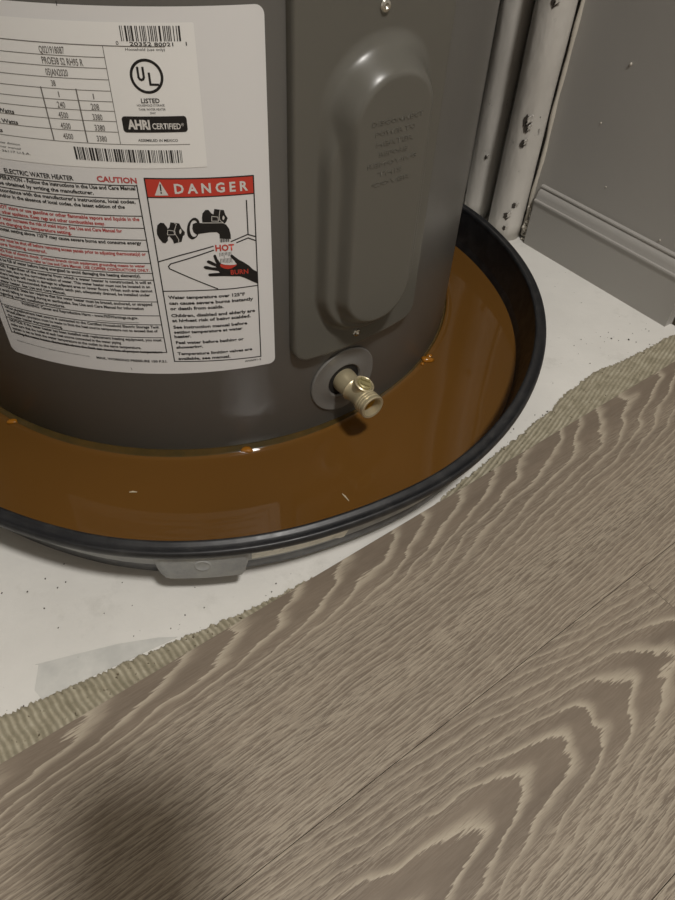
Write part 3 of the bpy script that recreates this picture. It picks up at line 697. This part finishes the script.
# --- nameplate print
PR = .00062
def ptab(b):
    rows_ = [317.2, 312.0, 306.5, 300.9, 295.5, 290.6, 285.2, 279.5, 273.4]
    stroke(b, [(-21.5, 323.6), (12.0, 322.4)], .4)
    for z in rows_: stroke(b, [(-21.5, z+.2), (5.18 if z != 273.4 else 13.6, z-.1 if z != 273.4 else 272.4)], .3)
    stroke(b, [(5.18, 322.7), (5.18, 273.1)], .35); stroke(b, [(-2.99, 301.1), (-2.99, 273.6)], .7); stroke(b, [(1.16, 301.1), (1.18, 273.4)], .7)
flat_child('rating_table', ptab, M['grey_ink'], plate, PR)
def bars(b):
    rnd = random.Random(9); a = -.74
    while a < 12.4:
        w_ = rnd.choice((.08, .08, .16, .24)); zb = 270.4-(a+.7)*.09; rect(b, a, min(a+w_, 12.46), zb-7.3, zb); a += w_+rnd.choice((.08, .1, .18))
    a = 7.35; rnd = random.Random(4)
    while a < 14.1:
        w_ = rnd.choice((.06, .1, .1, .2)); rect(b, a, min(a+w_, 14.15), 324.9, 331.9); a += w_+rnd.choice((.08, .14, .24))
tag(flat_child('bar_codes', bars, M['ink'], plate, PR), kind='stuff')
def ul(b):
    k = MM*1000; N_ = 40
    for i in range(N_):
        t0, t1 = 2*math.pi*i/N_, 2*math.pi*(i+1)/N_
        P_ = lambda t, r: (9.55+r*math.cos(t)/k, 308.3+r*math.sin(t))
        poly(b, [P_(t0, 8.6), P_(t1, 8.6), P_(t1, 7.2), P_(t0, 7.2)])
    # letters U and L, the U set higher
    stroke(b, [(8.62, 312.6), (8.62, 307.9), (8.72, 307.0), (8.92, 306.6), (9.12, 307.0), (9.22, 307.9), (9.22, 312.6)], 1.15)
    stroke(b, [(9.85, 309.8), (9.85, 304.3), (10.75, 304.2)], 1.15)
flat_child('certification_mark', ul, M['ink'], plate, PR)
flat_child('certified_badge', lambda b: sheet(b, 5.85, 13.55, 279.3, 288.0, 0, rad=1.8), M['ink'], plate, PR)
lettering('white_lettering', [('AHRI', 6.45, 9.1, 281.4, 4.9, 281.2, .045), ('CERTIFIED', 9.35, 12.75, 281.3, 3.2, 281.0, .02), ('®', 12.8, 13.15, 282.6, 1.6, 282.6, .0)], M['white'], plate, PR+.00008, lab_='white lettering on the black badge')
lettering('black_lettering', [('LISTED', 8.48, 10.64, 295.0, 2.4, 295.0, .02), ('HOUSEHOLD STORAGE', 7.93, 11.15, 293.2, 1.2, 293.2, 0), ('TANK WATER HEATER', 8.05, 11.2, 291.1, 1.2, 291.1, 0), ('2N47', 9.32, 9.98, 289.2, 1.1, 289.2, 0),
    ('ASSEMBLED IN MEXICO', 7.4, 12.2, 274.4, 1.5, 274.1, .005), ('0', 6.7, 7.0, 323.2, 1.8), ('20352', 8.2, 10.6, 322.9, 1.8, 322.8, .01), ('80021', 10.9, 13.0, 322.7, 1.8, 322.6, .01), ('1', 14.4, 14.52, 322.8, 1.8), ('Household (use only)', 7.63, 12.0, 320.6, 1.3, 320.5, 0),
    ('Upper Element Watts', -14.6, -7.2, 285.9, 2.3, 285.7, .02), ('Lower Element Watts', -14.6, -7.1, 280.3, 2.3, 280.0, .02), ('Total Watts', -13.9, -9.5, 274.8, 2.3, 274.6, .02),
    ('Manufactured in the water heater division', -17.5, -7.7, 268.3, 1.3, 268.0, 0), ('Patents pending, see the owner manual', -17.5, -7.75, 265.8, 1.3, 265.6, 0), ('Montgomery, Alabama 36117 U.S.A.', -17.5, -6.6, 263.3, 1.3, 263.2, 0)],
    M['ink'], plate, PR+.00002)
lettering('grey_lettering', [
    ('Q021918087', -2.1, .78, 317.9, 3.4, 318.1, .012), ('PROE38 S2 RH95 R', -2.05, 2.62, 312.9, 3.4, 312.7, .012), ('05JAN2020', -1.95, .62, 307.3, 3.4, 307.4, .012), ('38', -1.6, -1.1, 302.1, 3.0, 302.1, .012),
    ('1', -1.08, -.96, 296.6, 3.0, 296.6, 0), ('1', 2.98, 3.1, 296.4, 3.0, 296.4, 0), ('240', -1.5, -.55, 291.2, 3.2, 291.2, .012), ('208', 2.5, 3.45, 291.1, 3.2, 291.0, .012), ('4500', -1.65, -.48, 285.8, 3.2, 285.8, .012), ('3380', 2.45, 3.6, 285.7, 3.2, 285.6, .012),
    ('4500', -1.7, -.48, 280.1, 3.2, 280.1, .012), ('3380', 2.44, 3.65, 280.0, 3.2, 279.9, .012), ('4500', -1.7, -.47, 274.4, 3.2, 274.4, .012), ('3380', 2.42, 3.62, 274.1, 3.2, 274.0, .012),
], M['grey_ink'], plate, PR+.00002, lab_='grey typed rating values')
# ------------------------------------------------------------------ drain pan
pan = empty('drain_pan', PC); tag(pan, 'round black plastic drain pan full of brown water under the water heater', 'drain pan')
KEY = [(-107, .3165), (-97, .3195), (-91, .3203), (-83, .3203), (-77, .3199), (-67, .3186), (-60, .3170), (-53, .3185), (-49, .3197), (-42, .3190), (-37, .3180), (-29, .3180), (-22, .3170), (-10, .3176), (8, .3190), (23, .3190), (33, .3205), (60, .3190), (120, .3185), (200, .3185), (235, .3170), (253, .3165)]
def panr(phi):
    phi = (phi+107) % 360 - 107
    for (a, b), (c, d) in zip(KEY, KEY[1:]):
        if a <= phi <= c:
            t = (phi-a)/(c-a); t = t*t*(3-2*t); return b+(d-b)*t
    return .3165
RAD = []
for i in range(360): RAD.append(sum(panr(i+k) for k in range(-7, 8))/15)
def panpt(i, dr, z, nn=360):
    a = 2*math.pi*i/nn; rr = RAD[int(i*360/nn) % 360]
    return Vector((PC.x+(rr+dr)*math.cos(a), PC.y+(rr+dr)*math.sin(a), z))
nn = 180
def ring_(dr, z): return [panpt(i, dr, z, nn) for i in range(nn)]
bm = bmesh.new()      # tray: inside and outside skins of the wall with the floor
loft(bm, [ring_(-.032, .0026), ring_(-.0270, .0035), ring_(-.0215, .009), ring_(-.0180, .0216), ring_(-.0128, .050), ring_(-.0105, .060), ring_(-.0075, .060), ring_(-.0076, .057), ring_(-.0104, .046), ring_(-.0194, .0216), ring_(-.0238, .009), ring_(-.0285, .0020), ring_(-.033, .0004)], True, True, True)
child('tray', bm, M['pan'], pan, smooth='auto')
bm = bmesh.new()      # rolled lip with a groove between two beads
P_ = [(-.0108, .0600), (-.0104, .0622), (-.0094, .0632), (-.0080, .0630), (-.0068, .0618), (-.0050, .0611), (-.0032, .0611), (-.0020, .0618), (-.0008, .0618), (0, .0608), (.0004, .0590), (.0002, .0568), (-.0004, .0552), (-.0016, .0548), (-.0026, .0565), (-.0060, .0585), (-.0100, .0590)]
loft(bm, [ring_(a, b) for a, b in P_]+[ring_(*P_[0])])
child('rolled_rim', bm, M['pan'], pan, smooth=True)
# drain knock-out tab
def pana(deg, dr, z): return panpt(deg-90, dr, z)
def panf(deg, dr, z):
    i = (deg-90) % 360; a = math.radians(i); k = int(i); f = i-k; rr = RAD[k]*(1-f)+RAD[(k+1) % 360]*f
    return Vector((PC.x+(rr+dr)*math.cos(a), PC.y+(rr+dr)*math.sin(a), z))
bm = bmesh.new(); rows_ = []
NA = 26
for j, (zt, dr) in enumerate(((0, -.0035), (.25, -.0030), (.6, -.0034), (.9, -.0040), (1.0, -.0052), (1.0, -.0125))):
    row = []
    for i in range(NA+1):
        t = i/NA; zb = .0250 + .022*max(0, 1-t*NA/3.5)**1.5 + .022*max(0, 1-(1-t)*NA/3.0)**1.5
        sq = .10*max(0, .5-abs(t-.5))*0
        a = 1.0+(13.4-1.0)*t; z = .056+(zb-.056)*zt
        edge = min(1, min(t, 1-t)*14)
        row.append(panf(a, dr-(1-edge)*.0045, z))
    rows_.append(row)
loft(bm, rows_, closed=False)
child('drain_tab', bm, M['panwall'], pan, smooth=True)
tag(pan.children[-1], 'drain fitting tab on the front wall, dusty grey with floor bounce painted in')
bm = bmesh.new(); q = panf(7.4, -.0034, .0435); axp = (panf(7.4, 0, 0)-Vector((PC.x, PC.y, 0))).normalized()
lathe(bm, q-axp*.003, axp, [(0, .0058), (.0036, .0058), (.0042, .0050), (.0036, .0040), (.0034, .0005)], 24)
child('drain_plug', bm, M['panwall'], pan, smooth='auto')
# dusty outer face of the front wall, floor bounce painted into its grey
bm = bmesh.new(); rows_ = []
for dr, z in ((-.0066, .0570), (-.0098, .046), (-.0188, .0216), (-.0226, .009)):
    rows_.append([panf(-40+i*2, dr+.0006, z) for i in range(46)])
loft(bm, rows_, closed=False)
child('outer_wall_face', bm, M['panwall'], pan, smooth=True)
# sticker with smeared bar code
bm = bmesh.new(); rows_ = []
for z in (.0530, .042, .0270): rows_.append([panf(13.5+i*.70, -.0064-(.0550-z)*.38+.0012, z-.002*(i > 17)) for i in range(20)])
loft(bm, rows_, closed=False)
st = child('pan_sticker', bm, M['sticker'], pan, smooth=True); tag(st, 'faded beige sticker with a smeared bar code')
bm = bmesh.new(); rnd = random.Random(8)
for i in range(34):
    a = 19.6+i*.16; 
    if rnd.random() < .35: continue
    z1 = .0485-rnd.random()*.002; z0 = .040+rnd.random()*.004
    vs = [bm.verts.new(panf(x, -.0064-(.0550-z)*.38+.0016, z)) for x, z in ((a, z0), (a+.08, z0), (a+.08, z1), (a, z1))]
    bm.faces.new(vs)
for i, (a, z) in enumerate([(15+k*.5, .046-.003*(k % 3)) for k in range(6)]):
    vs = [bm.verts.new(panf(x, -.0064-(.0550-y)*.38+.0016, y)) for x, y in ((a, z), (a+.3, z), (a+.3, z+.0008), (a, z+.0008))]; bm.faces.new(vs)
bmesh.ops.translate(bm, verts=bm.verts, vec=-PC); o = link('smeared_bar_code', bm, M['grey_ink'], st)
# ------------------------------------------------------------------ water standing in the pan
bm = bmesh.new(); nw = 240; rings = []
dirs = [Vector((math.sin(2*math.pi*i/nw), -math.cos(2*math.pi*i/nw), 0)) for i in range(nw)]
def hitpan(d):      # distance from the heater axis to the tray wall along d
    t = .25
    for _ in range(60):
        p = TC+d*t-PC; a = math.degrees(math.atan2(p.y, p.x)) % 360; k = int(a); f = a-k
        R_ = (RAD[k]*(1-f)+RAD[(k+1) % 360]*f)-.0183
        t += (R_-math.hypot(p.x, p.y))
    return t
T_ = [hitpan(d) for d in dirs]
R0 = [TR+.0014+.0072*flw(360*i/nw) for i in range(nw)]
for s, hz in ((0, .0016), (.0008, .0009), (.0018, .0004), (.0035, .0001), (.007, 0)):
    rings.append([Vector((TC.x, TC.y, WZ+hz))+d*(r0+min(s, (t-r0)*.3)) for d, t, r0 in zip(dirs, T_, R0)])
for f in (.3, .6, .9): rings.append([Vector((TC.x, TC.y, WZ))+d*(r0+.007*1+(t-r0-.007)*f if t-r0 > .008 else r0+(t-r0)*(.3+.7*f)) for d, t, r0 in zip(dirs, T_, R0)])
rings.append([Vector((TC.x, TC.y, WZ+.0002))+d*t for d, t in zip(dirs, T_)])
rings.append([Vector((TC.x, TC.y, .0045))+d*(t-.0062) for d, t in zip(dirs, T_)])
rings.append([Vector((TC.x, TC.y, .0045))+d*min(r0, t-.0062) for d, t, r0 in zip(dirs, T_, R0)])
loft(bm, rings+[rings[0]])
water = link('standing_water', bm, M['water'], None, smooth='auto'); tag(water, 'rusty brown water standing in the black drain pan', 'water')
for i, (x, y, s, sq, lb) in enumerate((
    (None, (62.8, .2655), .0050, (1.3, .8, .45), 'amber rust clump at the heater foot, right of the drain valve'),
    (None, (17.5, .2665), .0042, (1.2, .8, .40), 'small amber rust clump at the heater foot in front of the large label'),
    (None, (-27.0, .2665), .0040, (1.2, .8, .40), 'dark amber rust clump at the heater foot at the far left'))):
    p = cylp(y[0], WZ+.0012, y[1]); bm = bmesh.new(); blob(bm, p, s, sq, .22, 2, i+5)
    if i == 0:
        blob(bm, cylp(61.0, WZ+.001, .2645), .0018, (1, 1, .8), .1, 2, 9); blob(bm, cylp(64.2, WZ+.0012, .2650), .0022, (1.4, 1, .6), .2, 2, 10)
    o = link('rust_clump', bm, M['rust'], None, smooth=True); tag(o, lb, 'rust', 'rust clumps floating at the heater foot')
for i, (u, v, lb, L, an) in enumerate(((168, 482, 'tiny pale flake floating in the rusty water in front of the heater', .006, .1), (350, 478, 'tiny pale splinter floating in the rusty water below the valve', .009, -.9))):
    pos = [Vector((-.1568, .3405, WZ+.0004)), Vector((.0085, .3480, WZ+.0004))][i]
    bm = bmesh.new(); d = Vector((math.cos(an), math.sin(an), 0)); tube(bm, [pos-d*L/2, pos-d*L*.1+Vector((0, .0004, 0)), pos+d*L/2], [.0003, .0007, .0003], 6)
    o = link('floating_flake', bm, M['crumb'], None); tag(o, lb, 'flake', 'pale flakes floating in the rusty water')
# ------------------------------------------------------------------ ceiling lamp (outside the picture) and the phone that took it
lamp = empty('ceiling_lamp', (0.56, -0.56, HC)); tag(lamp, 'round flush ceiling lamp above the room', 'lamp')
bm = bmesh.new(); lathe(bm, (.56, -.56, HC-.002), (0, 0, -1), [(0, .17), (.05, .17), (.055, .165), (.055, .14), (.01, .135), (.01, .01)], 48)
child('lamp_housing', bm, M['ceiling'], lamp, smooth='auto')
ph = Vector((0, 0, CAM_H)); back = -F_
bm = bmesh.new(); c0 = ph + back*.006 - UP*.062 + XR*.02
vs = [c0+XR*x+UP*y+back*z for z in (0, .0085) for x, y in ((-.037, -.078), (.037, -.078), (.037, .078), (-.037, .078))]
v8 = [bm.verts.new(q) for q in vs]
for f in ((3, 2, 1, 0), (4, 5, 6, 7), (0, 1, 5, 4), (1, 2, 6, 5), (2, 3, 7, 6), (3, 0, 4, 7)): bm.faces.new([v8[i] for i in f])
o = link('phone', bm, M['phone'], None, bevel=.003, seg=3); tag(o, 'dark phone held up in front of the water heater', 'phone')
